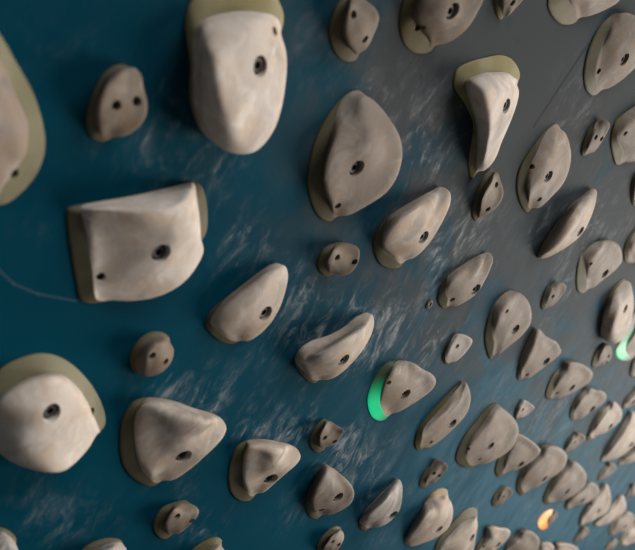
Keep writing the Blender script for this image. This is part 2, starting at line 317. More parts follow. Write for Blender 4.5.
big('low rounded hold between the rounded grey hold and the leaf-shaped hold', [
 L((564,506),(568,505),6,(571,503,14)), L((567,499),(570,499),6,(574,498,20)), L((577,489),(580,490),6,(584,491,26)), E(589.5,482.7,20), E(597,485.5,26), E(598.8,493,26), E(591,500.5,20), E(580,505,13), L((567.7,509.6),(571,507),6,(574,504,13))],
 (586,495,25), [('b',582,501)])
big('upright leaf-shaped cream hold with a pointed top, at the lower right', [
 L((578.6,525),(582,521),6,(585,518,12)), L((580,515),(584,514),6,(587,513,18)), L((588,502.5),(591,503),6,(594,504,22)), L((598,489.5),(600,491.5),6,(602,494,22)), E(606,483.6,14), E(609.5,490,20), E(610.5,502.7,25),
 E(606,512.7,23), E(597,518,16), E(588,522.7,9), L((581,526.5),(584,523),5,(587,520,10))], (600,505,22), [('b',598.6,511),('s',591,504)], body='stone_cream')
big('angular hold with a white-lit edge, right behind the leaf-shaped hold', [
 L((593,524),(596,523),5,(599,521,12)), L((601,514),(604,515),5,(608,514,18)), L((612,503),(614,505),5,(617,506,20)), E(621.8,495,14), E(626,505,22), E(625,510.6,22), E(617.7,516,17), E(608,523.7,10), L((597.5,527),(601,524.5),5,(604,522,10))],
 (613,513,18), body='stone_cream')
big('rounded hold below the angular white-edged hold, near the bottom right corner', [
 L((608,532),(612,531),5,(615,530,14)), L((610.5,523),(614,523),5,(618,523,20)), L((618,515),(620,517),5,(624,518,24)), E(627,512,18), E(632.5,514,23), E(634.5,521,24), E(631,526.5,21), E(622.6,532,14), L((612.5,535.7),(616,533),5,(618,531,12))],
 (625,522,24), [('b',625,527)])
big('pale hold with a dark left side, lowest at the right edge in the bottom corner', [
 L((619,542),(623,540.5),5,(626,539,12)), L((622,534),(626,534),5,(629,534,18)), L((630,526),(632,527.5),5,(635,529,22)), E(638,521.5,16), E(645,526,22), E(646,534,22), E(638,541,14), L((624,546.5),(628,543.5),5,(631,541,11))],
 (636,534,22), [('b',634,538)], body='stone_cream', rim='resin_yellow')
big('domed hold with a brown rim on its left, below right of the notched hold', [
 L((545,395),(553,391),7,(555,390,14)), L((547,386),(555,384),7,(558,383,20)), L((553,373.5),(560,375.5),7,(563,375,26)), L((560.5,366),(565,369),7,(568,371,28)), E(568.5,363,20), E(580,363.6,28), E(588.5,368,33),
 E(593,375,34), E(589,382,30), E(580,388.3,22), E(568,395,14), E(557,398.5,8), L((548,399.8),(553,396.5),6,(556,393.5,12))], (574,378,29), [('b',571.8,388.3),('s',557,393)])
big('two-humped hold below the domed brown-rimmed hold', [
 L((569,414),(574,411),6,(576,410,13)), L((571.5,405),(576,404.5),6,(579,404,19)), L((577,395.5),(580,397),6,(583,398,23)), L((584,389),(586,391),6,(588,394,23)), E(590,388.5,17), E(596,390.3,21), E(602,391,26),
 E(606.5,396.5,28), E(604,402,26), E(597,407.6,20), E(587,414,12), E(580,419.5,7), L((572.5,421),(576.5,416.5),5,(579,413.5,11))], (590,402,22), [('b',592,409.5)])
big('tan oval hold tilted to the right, below right of the two-humped hold', [
 L((586,437.5),(590.5,434),6,(593,432,12)), L((589,429.5),(593,429.5),6,(596,429,17)), L((593,419.5),(596.5,421),6,(600,422,21)), L((600,409.5),(603,412),6,(606,414,23)), L((608,403.5),(610,406),5,(612,409,22)), E(613,402.5,16),
 E(619,406,21), E(622,413,24), E(620,421,23), E(612,428,17), E(603,433.7,11), L((591,440.3),(595,436),5,(598,433,10))], (608,419,22), [('b',610,427),('s',595.5,436)], body='stone_cream')
big('long fin-like hold casting a blue shadow, at the right edge in the lower half', [
 L((599.5,461),(603,459.5),5,(606,458,12)), L((604,450),(607,450.5),5,(611,450,22)), L((611,438.5),(613.5,439.5),5,(618,440,28)), L((619,426),(621,427.5),5,(625,430,30)), L((626.5,414.7),(628,417),5,(630,421,26)), E(632,411.5,15),
 E(637,417,22), E(640,428,28), E(638,440,28), E(629,450,20), E(621,456,14), E(611,460.5,8)], (627,438,32), [('b',631,445)], body='stone_cream')
big('grey hold at the right edge tucked below the long fin-like hold', [
 L((617.3,463),(622,461),5,(624,460,14)), L((622,456.5),(626,456.5),5,(629,456.5,20)), L((630,450),(633,451),5,(636,452,22)), E(640,444,18), E(648,447,24), E(648,454,22), E(636,460.5,14), E(627,464.5,8), L((619,466),(623,463.5),5,(626,461.5,12))],
 (636,456,22))
big('white twisted upright hold just left of the green-lit hold at the right edge', [
 L((601.3,314),(604,313),6,(608,312,24),(619,306,40)), L((606,299.5),(608.5,301),6,(612,302,26),(620,300,36)), L((613.5,286.5),(616,289.5),6,(618,293,24)), L((622.7,278.7),(624,285),6,(624,289,20)), E(629.5,281.5,10), E(632.7,292,18),
 E(633.5,308,28), E(629,326.4,36), E(622.7,339,38), E(615.5,343.6,34,(617,332,44)), E(607,341.5,24,(614,328,44)), E(601.8,335,12,(614,322,43)), L((600.5,324.5),(602,323.5),6,(606,322,22),(617,314,42))],
 (624,310,39), [('b',625.5,309)], rim='resin_yellow', body='stone_cream')
big('hold with a glowing green rim cut off by the right edge', [
 L((614.7,350),(625.5,347),7,(627.5,346,14)), L((620,340.5),(628.5,340),7,(631,340,18)), L((627,326.5),(634,330),7,(636,331,20)), L((634,312),(639,318),7,(641,321,20)), E(645,305,14), E(655,312,22), E(660,326,26), E(655,342,22),
 E(644,352,14), L((631,359.3),(635,354.5),6,(637,351,12)), L((619,359.5),(627,353.5),7,(629,351,12))], (645,332,22), rim='green', led=(624,350))
big('olive-rimmed sliver of a hold at the right edge, right of the heart-topped hold', [
 L((623,256),(629,254),7,(632,253,14)), L((625,243),(630,244),7,(633,245,18)), L((632,232),(636,235),7,(639,238,20)), E(646,226,16), E(656,232,22), E(658,244,24), E(650,256,18), E(640,263,10), L((627,263),(632,259),6,(635,256,12))],
 (644,246,22), rim='resin_yellow')
big('dark sliver of a hold at the right edge, just above the olive-rimmed sliver', [
 L((630.5,192),(635,191),7,(638,190,14)), L((633,176),(637,178),7,(640,180,18)), L((640,168),(643,171),7,(646,174,18)), E(654,166,16), E(662,174,22), E(660,188,22), E(650,200,14), L((633,206),(638,201),7,(641,198,12))],
 (648,186,22))
big('dark-sided hold peeking in at the right edge, below the green-lit hold there', [
 L((629,372),(633,370),6,(636,369,14)), L((631.5,362),(635,363),6,(638,364,18)), E(640,354,14), E(650,358,20), E(652,368,20), E(642,376,12), L((631.5,377.5),(635,374.5),5,(638,372,11))], (643,366,19))
big('brown hold at the right edge, right of the tan tilted oval hold', [
 L((621.5,406),(625,404.5),5,(627,403.5,11)), L((624.5,399),(628,399),5,(631,399,16)), L((632,391),(634.5,392.5),5,(637,394,19)), E(641,386,15), E(648,390,20), E(648,398,19), E(638,404,12), L((623.5,409),(628,406.5),5,(631,404,10))], (639,397,18), [('b',634,402)])
big('two-lobed hold with a slit across it, at the bottom edge left of the orange-lit foothold', [
 L((474,551),(480,549),6,(483,548,14)), L((478,542.5),(484,542.5),6,(487,542,20)), L((484,534),(488,536),6,(491,538,24)), E(489,529.3,16,(494,537,27)), E(494.5,526.8,20,(497,536,27)), E(501,528.5,22,(498,537,23)), E(508,529.2,26), E(510.5,533.5,28),
 E(505,541.5,24), E(497,548.5,16), E(488,555,9), L((479,557.5),(484,554),5,(488,551,11))], (495,541,26), [('b',497.5,545.5),('s',483.5,547)], body='stone_cream')
big('rough brown hold cut by the bottom edge, just right of the two-lobed hold', [
 L((503,551),(507,550),6,(510,549,14)), L((508,541),(512,542),6,(516,542,22)), L((515,534.5),(518,537),6,(521,539,26)), E(523,532,20), E(529.5,531,26), E(535.5,534.5,29), E(539.5,540,30), E(538,548,26), E(528,557,16), L((507,560),(512,556),5,(516,552,12))],
 (525,545,29))
big('pale rounded hold at the bottom edge directly below the orange-lit foothold', [
 L((532,556),(536,554),5,(539,552,12)), L((535,548),(538,548.5),5,(541,549,18)), E(541,543.8,16), E(549,542.5,22), E(554.5,547.5,25), E(552,554,21), E(543,560,13), L((534,562),(538,559),5,(541,556,11))], (545,551,23), body='stone_cream')
big('pale smooth hold on the bottom edge, below and right of the orange-lit foothold', [
 L((549,557),(553,555),5,(556,553,14)), L((553,549),(556,550),5,(559,550,20)), E(557,544.5,16), E(564,543.6,22), E(573,545.5,26), E(578.5,550,27), E(575,557,22), E(565,562,13), L((552,562),(556,559),5,(560,556,12))], (567,552,24), body='stone_cream')
big('grey-veined pale hold in the bottom left corner', [
 L((-30,548),(-24,552),7,(-20,556,18)), L((-22,532),(-16,538),7,(-10,544,24)), L((-4,527),(0,531),7,(0,538,26)), L((8,530),(8,535),7,(7,541,26)), L((16,538.5),(13,544),7,(10,548,26)), E(18,548,18), E(16,566,24), E(4,582,24), E(-16,588,18), L((-32,575),(-26,576),7,(-20,575,16))],
 (-2,560,32), body='stone_grey')
big('white-topped hold at the bottom edge, left of the lower left foothold', [
 L((72,565),(80,567),7,(86,567,18)), L((82,549.5),(89,554),7,(94,558,24)), L((94,541.2),(100,546),7,(103,552,26)), L((109,537.8),(112,542),7,(113,549,26)), L((121,540),(121,545),7,(119,551,24)), E(126,547.5,14), E(127,562,24), E(118,585,26), E(98,596,20), L((76,588),(83,585),7,(90,580,18))],
 (108,568,30), body='stone_grey')
big('hold with a yellow-green rim showing at the bottom edge, right of the lower left foothold', [
 L((186,560),(194,562),8,(198,563,20)), L((192,549.5),(200,554),8,(204,557,24)), L((203,541.5),(208,548),8,(210,553,26)), L((215,536.6),(216,545),8,(216,551,26)), L((221.5,540),(221,547.5),8,(219,553,24)), E(224,549,14), E(226,560,24), E(216,585,26), E(202,592,18), L((186,582),(193,579),8,(199,576,18))],
 (208,566,30), rim='resin_yellow')

# small screw-on footholds
small('dim two-holed foothold at the upper left, left of the tall rounded hold', [
 L((86,124),(95,122),7,(98,121,16)), L((89,104),(96,105),7,(99,106,20)), L((96,85),(101,89),6,(104,90,22)), L((106,70.5),(109,75),6,(112,80,22)), L((121,64),(122,67),6,(124,72,20),(123,90,21)), E(135,68,15), E(141.5,76,19), E(143,87,19),
 E(147,102,21), E(146,116,21), E(137,129,18), E(121.5,137,12), L((105,141),(109,136),6,(112,131,12)), L((91,137.5),(98,133),6,(102,130,14))], (122,106,22), [('s',116.8,105.6),('s',137,101.3)])
small('two-holed foothold at the top edge, above the largest oval hold', [
 L((329.5,38),(343,33),8,(345,32,20)), L((330.5,21),(343,20),8,(346,20,22)), L((336,5),(347,7),8,(350,8,22)), L((346,-5),(351,0),7,(355,2,20)), E(358,-6,12), E(367,1.5,18), E(375,8,24), E(379,16,26), E(377.5,25,26), E(372,38,22), E(366,49,15),
 L((356,58.5),(359,53),7,(361,49,15)), L((345,61.5),(353,52),7,(355,48,16)), L((334.5,53.5),(347,45),8,(349,43,18))], (362,26,25), [('s',354,14.6),('s',365.4,39.7)])
small('round button-like foothold with two holes, above the big three-cornered hold', [
 L((129.5,360),(135.5,360),8,(146,361,23)), L((132,349),(138,352),8,(147,354,24)), L((140,338),(144,344),8,(151,348,24)), L((150,332),(153,338.5),8,(156,344,24)), L((161,331.7),(163,337),7,(164,343,22)), L((169,337.5),(169,341),6,(168,346,20)), E(173.4,347.5,14),
 E(173,357,19), E(168.5,366,20), E(159,374,20), E(152,376,20), E(144,376.5,13), L((134.5,372.5),(139,369),8,(147,370,22))], (160,359,24), [('s',152.4,356),('s',166,362)])
small('brown two-holed foothold at the lower left, below the big three-cornered hold', [
 L((153,526),(164,525),8,(166,525,18)), L((156,515),(167,516),8,(169,516,20)), L((163,506.5),(171,509.5),8,(174,510,22)), L((172,503),(177,505),7,(180,508,22)), E(184,503.4,16), E(193,505.6,24), E(198.7,509.5,27), E(198.5,514,27), E(195,520,25), E(187,527.5,19), E(178,534.3,13),
 L((167,538.5),(172,533.5),7,(174,530,14)), L((157,536),(166,531),7,(168,529,15))], (182,518,21), [('s',177.5,516.5),('s',192,521.4)])
small('squarish two-holed foothold near the centre, below the largest oval hold', [
 L((317,265),(325.5,263),8,(328,262,18)), L((319,256),(327,256),8,(330,256,20)), L((324,248),(332,249.5),8,(334,250,21)), L((333,243.5),(337,246),7,(340,248,20)), E(345,243.4,14), E(353,245,20), E(359.3,249,23), E(359.4,256,24), E(358,263,23), E(351,273,18), E(342,276,12),
 L((328,276.5),(333,273),7,(336,270,14)), L((319.5,272),(327,269),7,(330,267,16))], (344,259,20), [('s',337.5,257.8),('s',354.6,262.3)])
small('tan two-holed foothold just below the tail of the horn-shaped hold', [
 L((471,214),(479,210),7,(481,209,14)), L((474,200),(480,200),7,(482,200,18)), L((478,186.5),(484,188),7,(487,189,20)), L((484,175),(489,180.5),7,(492,182,20)), L((491,168.8),(495,175.5),6,(496,178,18)), E(497.5,172,9), E(500.5,181,16), E(503.6,191,21), E(502,199.5,21), E(497,207,18), E(486,215.7,10),
 L((476,222),(480,217),6,(482,214,11))], (493,195,19), [('s',496.5,185),('s',488,209.4)])
small('three-cornered foothold with a chipped face, above the shield-shaped hold', [
 L((309,442),(317.5,441),7,(320,440,17)), L((311,433.5),(318.5,433),7,(321,433,19)), L((316.5,425),(322,426),7,(325,427,20)), L((323.6,418.4),(327,421.5),6,(329,424,18)), E(330.5,421.5,12), E(338,426.3,19), E(344,429.8,25), E(344,432.5,25), E(340,438.2,22), E(332.7,445.5,15),
 L((322,451),(325,447),6,(327,444,14)), L((313.5,451.3),(319,446.5),7,(321,444,15))], (328,435,18), [('s',324.7,438.2),('s',334.5,441.8)])
small('thin one-holed foothold right of the green-lit centre hold', [
 L((442,357),(445,356),5,(448,355,12)), L((446,344.5),(449,345),5,(451,346,15)), L((452,336),(454,338),5,(456,340,15)), E(457.5,334,9), E(468.5,336.5,16), E(472.7,341,18), E(470,347,17), E(463,355.5,12), E(454.5,362.5,6), L((446,365),(449,361),5,(452,357,10))],
 (459,346,14), [('s',457.3,346.5)], body='stone_grey')
small('angular foothold with an orange-brown top edge, right of the upright rounded hold', [
 L((540.3,306),(546,303),6,(547.5,302,12)), L((542,296.5),(547,296),6,(549,296,16)), L((546,287.5),(550.5,289),6,(552,290,18)), L((551,284),(553,285),6,(553.5,285.7,11)), E(557.5,283,16), E(563.7,283.3,20), E(566.3,287,22), E(565.7,289.7,22), E(559.6,298.7,16), E(553,306,10),
 L((543.5,309.9),(547,307),5,(549,305,10))], (556,294,17), [('s',553,296.6)])
small('slim two-holed foothold above the cream hold with the brown cap-like rim', [
 L((418.6,482.5),(425.5,480),7,(427,479,15)), L((423,472.5),(429,473),7,(431,473,20)), L((430.5,463.7),(432.5,465),6,(434.5,466,13)), E(437,460.6,16), E(443,461.2,22), E(448,466.5,26), E(447,469.7,25), E(440.3,477,19), E(433,484.4,11), L((425.5,487.3),(429,484),6,(430,481,12)),
 L((419.8,486),(425.5,483.5),6,(427.5,481.5,13))], (438,471,19), [('s',434.3,473.8),('s',438.8,475.8)])
small('slim two-holed foothold near the right edge, right of the brown egg-shaped hold', [
 L((580.5,153),(587,149.5),7,(588.5,148,14)), L((582.5,142),(588.5,142),7,(590.5,141.5,19)), L((588,130),(593,131),7,(595,131,22)), L((595,122),(596.5,123.5),6,(598.5,124.5,13)), E(602.5,119.5,16), E(608.5,121.4,22), E(610,125.7,24), E(607,132.7,21), E(600.5,143.6,15), E(593.5,152.4,9),
 L((583.5,156.3),(588,153),6,(590,150.5,11))], (600,135,19), [('s',596,137.5),('s',601.4,139)])
small('yellow-brown foothold cut off by the top edge, right of the dim rounded top hold', [
 L((494,5),(500,3),6,(503,2,12)), L((495,-9),(501,-8),6,(504,-7,16)), L((504,-19),(508,-15),6,(510,-12,18)), E(518,-20,14), E(527,-12,20), E(523,0,18), E(513.3,10.4,12), E(507,17.3,6), L((501,20),(504,14),5,(507,10,10)), L((496,15.5),(501.5,9),6,(504,7,11))],
 (513,-3,17), [('s',513,3)], rim='resin_yellow')
small('tiny chipped three-cornered foothold, upper right of the broad fan-shaped hold', [
 L((514,416),(517,414.5),5,(518.5,413.5,10)), L((515.5,408),(518.5,408.5),5,(520,409,13)), L((519.5,401.5),(521.5,403.5),5,(523,405,14)), E(523.5,400,9), E(530.5,404,15), E(535,408.3,18), E(529,413.5,12), E(522,418,7), L((516,420),(518.5,417.5),4,(520,415.5,9))],
 (524.5,409,12), [('s',522.6,410)], body='stone_grey')
small('small pale-edged foothold above the rounded grey hold at lower right', [
 L((562.8,450.5),(566,448.5),5,(568,447,11)), L((566.5,440.7),(570,440.5),5,(572,440.5,15)), L((573,433.8),(574.2,435),5,(575.5,436,10)), E(577.5,433,13), E(582.5,434.7,18), E(586,438.2,20), E(580.5,444,15), E(572,450.7,8), L((565.5,454),(568.5,451),4,(570.5,449,9))],
 (577,441,14), [('s',575,442.6)])
small('olive-grey two-holed foothold left of the green-lit hold at the right edge', [
 L((591,365),(597,362.5),6,(599,361.5,13)), L((592.7,357),(598,356.5),6,(600,356.5,17)), L((597,349),(600.5,350.5),6,(602.5,351.5,19)), L((603,342.2),(604.5,344.5),5,(605.5,347,18)), E(609.7,345,14), E(612,353,19), E(609.7,360.4,17), E(604,364.6,11), L((594.4,368.3),(599.5,365),5,(601.5,363,11))],
 (605,355,17), [('s',608.4,356.3),('s',606.5,362.6)])
small('small brown foothold left of the orange-lit foothold', [
 L((491,503),(497,501),6,(498.5,500,12)), L((493,496),(498.5,496.5),6,(500.5,496.5,16)), L((498.5,489),(502.5,490.5),6,(504.5,491.5,18)), E(506,487,13), E(512.5,489.7,20), E(512.2,494,20), E(505.5,501,13), E(501,505,8), L((493.5,506.8),(498,504.3),5,(500,502.5,10))],
 (505.5,495,15), [('s',503.6,497)])
small('two-holed foothold cut by the bottom edge, below the shield-shaped hold', [
 L((316.5,548),(321.5,548),6,(324,548,15)), L((319,540.5),(325,541),6,(328,542,19)), L((325.7,532.3),(330,535),6,(332,536,21)), L((334,526),(337,531),6,(338,533,20)), L((340.5,527.3),(341,530.5),5,(341,533,18)), E(343.5,532.5,12), E(344,538,17), E(341.5,544,18), E(337.5,550,15), E(329,557,9),
 L((321,557),(325,554),5,(328,551,12))], (335,541,19), [('s',332.8,542),('s',338.5,545)])
small('foothold with a glowing orange rim at the lower right', [
 L((538,525),(547.5,521),6,(549,520.5,13)), L((538.5,519.5),(548.5,518),6,(550.5,518,16)), L((544,512.5),(552,514.5),6,(553.5,515,18)), L((551,509),(555,512),6,(556,513.5,18)), E(556,511.5,14), E(558,516,18), E(553.5,522,13), L((547,528.5),(549.5,525.5),5,(551,524,11)), L((541,529.5),(547.5,525),6,(549.3,523.5,12))],
 (554,518,16), rim='orange', led=(541,523))
small('small foothold with one hole above the leaf-shaped and angular holds at lower right', [
 L((597,479),(601,477),5,(603,476,11)), L((600,471),(604,471),5,(606,471,15)), L((606,464),(608,466),5,(610,467.5,17)), E(609.5,463,13), E(617,467.8,18), E(614.5,471.5,15), E(606.5,477.8,8), L((599.5,481),(603,478.5),4,(605,477,9))], (610,470,14), [('s',610.5,470)])
small('small slim foothold right of the orange-lit foothold, below the low rounded hold', [
 L((573,540.5),(577,538.5),5,(579,537.5,11)), L((576.5,534),(580,534),5,(582,534,15)), E(584.5,527,14), E(589.5,530,18), E(588,534.5,16), E(579,541,9), L((575.5,542.5),(578.5,540.5),4,(580.5,539,9))], (584,534,15))
small('small foothold at the bottom edge below the rounded corner hold', [
 L((604,549),(608,546.5),5,(610,545.5,11)), L((608.5,542),(611.5,542.5),5,(613,543,15)), E(614.5,538.8,13), E(618,542.3,17), E(615,546.8,14), E(609,551,8), L((606,552),(609,549.5),4,(611,547.5,9))], (614,544.5,14))
small('small foothold by the right edge, above the rounded corner hold', [
 L((625.5,496),(629,494),5,(631,493,11)), L((628,489),(631,489.5),5,(633,490,15)), E(633,484.3,13), E(639,487,17), E(637,492,14), E(630,497.5,8), L((627,498.5),(630,496),4,(632,494.5,9))], (633,491,14))

for H in HOLDS:                                     # the farther holds are flatter, with gently leaning sides
    x, y, _ = H['centre']
    if x > 440 and y > 250 or x > 580: H['hs'] *= .62
    elif (x > 400 and y > 330 or x > 520) and 'narrow sharp fin' not in H['label']: H['hs'] *= .75
    if x > 430 and y > 240 or x > 540: H['ease'] = .45
# ---------------------------------------------------------------- the board: teal paint, chalk dust and scuffs
U0, U1, V0, V1, NU, NV = -.75, 6.2, -2.3, 1.35, 560, 300
# hand-rubbed chalk round the holds: sight line x, y to its middle; spread along and up the board (m); strength
CHALK = [(150,140,.09,.05,.55), (215,145,.05,.05,.5), (245,255,.07,.05,.8), (300,285,.06,.04,.45), (335,325,.09,.06,1.0), (300,335,.05,.04,.7), (415,110,.07,.08,.6), (440,150,.06,.07,.75), (400,225,.05,.05,.35),
 (455,225,.07,.06,.8), (470,235,.07,.07,.6), (440,265,.06,.05,.5), (395,325,.09,.07,1.0), (375,345,.06,.05,.7), (420,345,.06,.05,.7), (440,345,.05,.06,.5), (205,398,.06,.03,.9), (160,385,.05,.03,.6), (180,480,.05,.04,.5),
 (270,435,.08,.04,1.0), (300,425,.06,.05,.6), (240,370,.07,.05,.4), (345,440,.06,.05,.9), (360,470,.07,.05,1.0), (340,460,.05,.04,.9), (370,495,.05,.05,.6), (385,540,.08,.04,.5), (410,490,.05,.05,.5),
 (20,505,.08,.05,.28), (60,520,.07,.05,.32), (100,520,.05,.03,.2), (200,530,.06,.04,.6), (290,510,.06,.05,.5), (395,440,.07,.05,.4), (470,340,.08,.06,.4), (500,375,.10,.07,.5), (545,330,.08,.06,.4), (565,280,.10,.08,.6),
 (590,220,.12,.10,.7), (545,225,.08,.06,.6), (575,110,.10,.09,.7), (615,240,.1,.1,.7), (600,340,.15,.1,.5), (560,400,.15,.08,.5), (510,240,.09,.07,.5), (360,90,.06,.05,.4), (320,20,.06,.06,.3), (500,420,.12,.06,.4), (540,420,.12,.08,.5),
 (590,470,.25,.12,.4), (530,510,.22,.1,.45), (560,440,.2,.1,.45), (470,500,.14,.09,.4), (610,520,.4,.15,.4), (625,390,.3,.12,.45), (30,220,.08,.04,.2), (450,470,.08,.05,.3), (340,240,.06,.05,.25), (235,40,.1,.08,.2), (20,40,.1,.08,.12)]
# a film of grey dust on the upper, farther part of the board
DUST = [(585,60,.55,.34,.9), (545,95,.35,.25,.5), (640,200,.7,.35,.75), (500,200,.25,.22,.55), (430,150,.18,.2,.35), (580,300,.5,.2,.35), (640,330,.8,.25,.5), (640,40,.9,.5,.7), (470,70,.25,.2,.4), (620,400,.7,.3,.3), (480,340,.3,.25,.12), (580,440,.5,.3,.2)]
# grazing sheen put into the paint colour on the farther, lower part
PAINTED_SHEEN = [(575,455,.7,.4,.8), (490,485,.40,.3,.30), (620,420,.9,.4,.5), (490,370,.35,.3,.25), (600,540,1.2,.4,.5)]
us = np.linspace(U0, U1, NU); vs = np.linspace(V0, V1, NV)
UU, VV = np.meshgrid(us, vs)
def field(blobs):
    a = np.zeros_like(UU)
    for x, y, ru, rv, s in blobs:
        p = at(x, y, 0)
        a += s * np.exp(-(((UU - p[0]) / ru) ** 2 + ((VV - p[1]) / rv) ** 2))
    return a
chalk, dust, painted_sheen = field(CHALK), field(DUST), field(PAINTED_SHEEN)
verts = [(float(u), 0.0, float(v)) for u, v in zip(UU.ravel(), VV.ravel())]
faces = []
for j in range(NV - 1):
    for i in range(NU - 1):
        a = j * NU + i
        faces.append((a, a + 1, a + NU + 1, a + NU))
nv = len(verts)
T = .02                                             # the plywood's thickness behind the painted face
verts += [(U0, T, V0), (U1, T, V0), (U1, T, V1), (U0, T, V1)]
b0, b1, b2, b3 = nv, nv + 1, nv + 2, nv + 3
faces.append((b0, b3, b2, b1))
row = lambda j: [j * NU + i for i in range(NU)]
colm = lambda i: [j * NU + i for j in range(NV)]
faces.append(tuple(row(0)[::-1] + [b0, b1]))
faces.append(tuple(row(NV - 1) + [b2, b3]))
faces.append(tuple(colm(0) + [b3, b0]))
faces.append(tuple(colm(NU - 1)[::-1] + [b1, b2]))
me = bpy.data.meshes.new('wall_back')
me.from_pydata(verts, [], faces)
for nm, arr in (('chalk', chalk), ('dust', dust), ('painted_sheen', painted_sheen)):
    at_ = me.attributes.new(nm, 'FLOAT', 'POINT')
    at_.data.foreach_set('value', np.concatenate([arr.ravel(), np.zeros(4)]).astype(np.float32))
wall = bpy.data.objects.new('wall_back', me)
COL.objects.link(wall)
wall['kind'] = 'structure'
wall['label'] = 'teal blue painted climbing board scuffed with chalk'

m, nt, b = nodes('teal_board_paint')
p = coords(nt)
def attr(n):
    a = nt.nodes.new('ShaderNodeAttribute'); a.attribute_name = n
    return a.outputs['Fac']
paint = mix(nt, ramp(nt, noise(nt, p, 5, 3, .5), .3, .7), (.0002, .027, .044), (.0004, .035, .056))
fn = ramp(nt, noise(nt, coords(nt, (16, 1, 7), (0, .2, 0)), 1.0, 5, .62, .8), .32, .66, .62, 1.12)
paint = mix(nt, ramp(nt, math_(nt, 'MULTIPLY', attr('painted_sheen'), fn), 0, 1.4, 0, 1), paint, (.036, .100, .140))  # paler blue mixed in as painted sheen, broken up by noise
# dust film, with cleaner patches
dn = noise(nt, p, 9, 5, .6, .6)
dm = math_(nt, 'MULTIPLY', attr('dust'), ramp(nt, dn, .36, .62, .25, 1.05))
c = mix(nt, ramp(nt, dm, 0, 1.2, 0, .62), paint, (.060, .050, .041))
# rubbed chalk: soft cloud times short strokes running up the board
cl = noise(nt, coords(nt, (30, 1, 17), (0, .15, 0)), 1.0, 5, .65, 1.2)
st = noise(nt, coords(nt, (95, 1, 34), (0, .12, 0)), 1.0, 4, .62, .8)
st2 = noise(nt, coords(nt, (75, 1, 48), (0, -.6, 0)), 1.0, 4, .62, .8)
strokes = math_(nt, 'MAXIMUM', ramp(nt, st, .48, .80), ramp(nt, st2, .52, .84, 0, .9))
soft = ramp(nt, cl, .36, .70)
cm = math_(nt, 'MULTIPLY', math_(nt, 'ADD', math_(nt, 'MULTIPLY', soft, .42), math_(nt, 'MULTIPLY', strokes, math_(nt, 'ADD', math_(nt, 'MULTIPLY', soft, .7), .12))), attr('chalk'))
c = mix(nt, ramp(nt, cm, .0, 1.0, 0, .62), c, (.29, .295, .30))
# scattered faint scuffs everywhere
sc = ramp(nt, noise(nt, coords(nt, (60, 1, 22), (0, .3, 0)), 1.0, 5, .7, 1.0), .58, .80, 0, .16)
sc = math_(nt, 'MULTIPLY', sc, math_(nt, 'ADD', math_(nt, 'MINIMUM', attr('chalk'), .8), .03))
c = mix(nt, sc, c, (.16, .17, .18))
# two single marks: a straight dark scratch and a thin curved pale one
def segment(a, bb, width, strength, colr, c):
    A_, B_ = W(at(*a, 0)), W(at(*bb, 0))
    d = B_ - A_
    s = nt.nodes.new('ShaderNodeVectorMath'); s.operation = 'SUBTRACT'; nt.links.new(p, s.inputs[0]); s.inputs[1].default_value = A_
    dt = nt.nodes.new('ShaderNodeVectorMath'); dt.operation = 'DOT_PRODUCT'; nt.links.new(s.outputs[0], dt.inputs[0]); dt.inputs[1].default_value = d / d.length_squared
    cp = nt.nodes.new('ShaderNodeClamp'); nt.links.new(dt.outputs['Value'], cp.inputs[0])
    ml = nt.nodes.new('ShaderNodeVectorMath'); ml.operation = 'SCALE'; ml.inputs[0].default_value = d; nt.links.new(cp.outputs[0], ml.inputs['Scale'])
    ds = nt.nodes.new('ShaderNodeVectorMath'); ds.operation = 'DISTANCE'; nt.links.new(s.outputs[0], ds.inputs[0]); nt.links.new(ml.outputs[0], ds.inputs[1])
    return mix(nt, ramp(nt, ds.outputs['Value'], width * .4, width, strength, 0), c, colr)
c = segment((534, 126), (588, 44), .0042, .8, (.02, .022, .025), c)
for q0, q1 in (((-5, 266), (14, 284)), ((14, 284), (38, 294)), ((38, 294), (76, 301))):
    c = segment(q0, q1, .0016, .07, (.30, .32, .33), c)
nt.links.new(c, b.inputs['Base Color'])
rg = math_(nt, 'ADD', math_(nt, 'MULTIPLY', cm, .15), .62)
nt.links.new(rg, b.inputs['Roughness'])
b.inputs['Specular IOR Level'].default_value = .010
bump(nt, b, math_(nt, 'ADD', noise(nt, p, 260, 3, .6), math_(nt, 'MULTIPLY', cm, 1.5)), .25, .0006)
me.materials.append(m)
me.shade_flat()
# ---------------------------------------------------------------- mesh helpers
def mesh_obj(name, verts, faces, mat, parent=None, origin=None, angle=38):
    me = bpy.data.meshes.new(name)
    o = Vector(origin) if origin is not None else Vector((0, 0, 0))
    me.from_pydata([tuple(Vector(v) - o) for v in verts], [], faces)
    me.validate()
    bm = bmesh.new(); bm.from_mesh(me)
    bmesh.ops.recalc_face_normals(bm, faces=bm.faces)
    bm.to_mesh(me); bm.free()
    me.shade_smooth()
    me.set_sharp_from_angle(angle=math.radians(angle))
    me.materials.append(mat)
    ob = bpy.data.objects.new(name, me)
    COL.objects.link(ob)
    if parent is not None: ob.parent = parent
    else: ob.location = o
    return ob

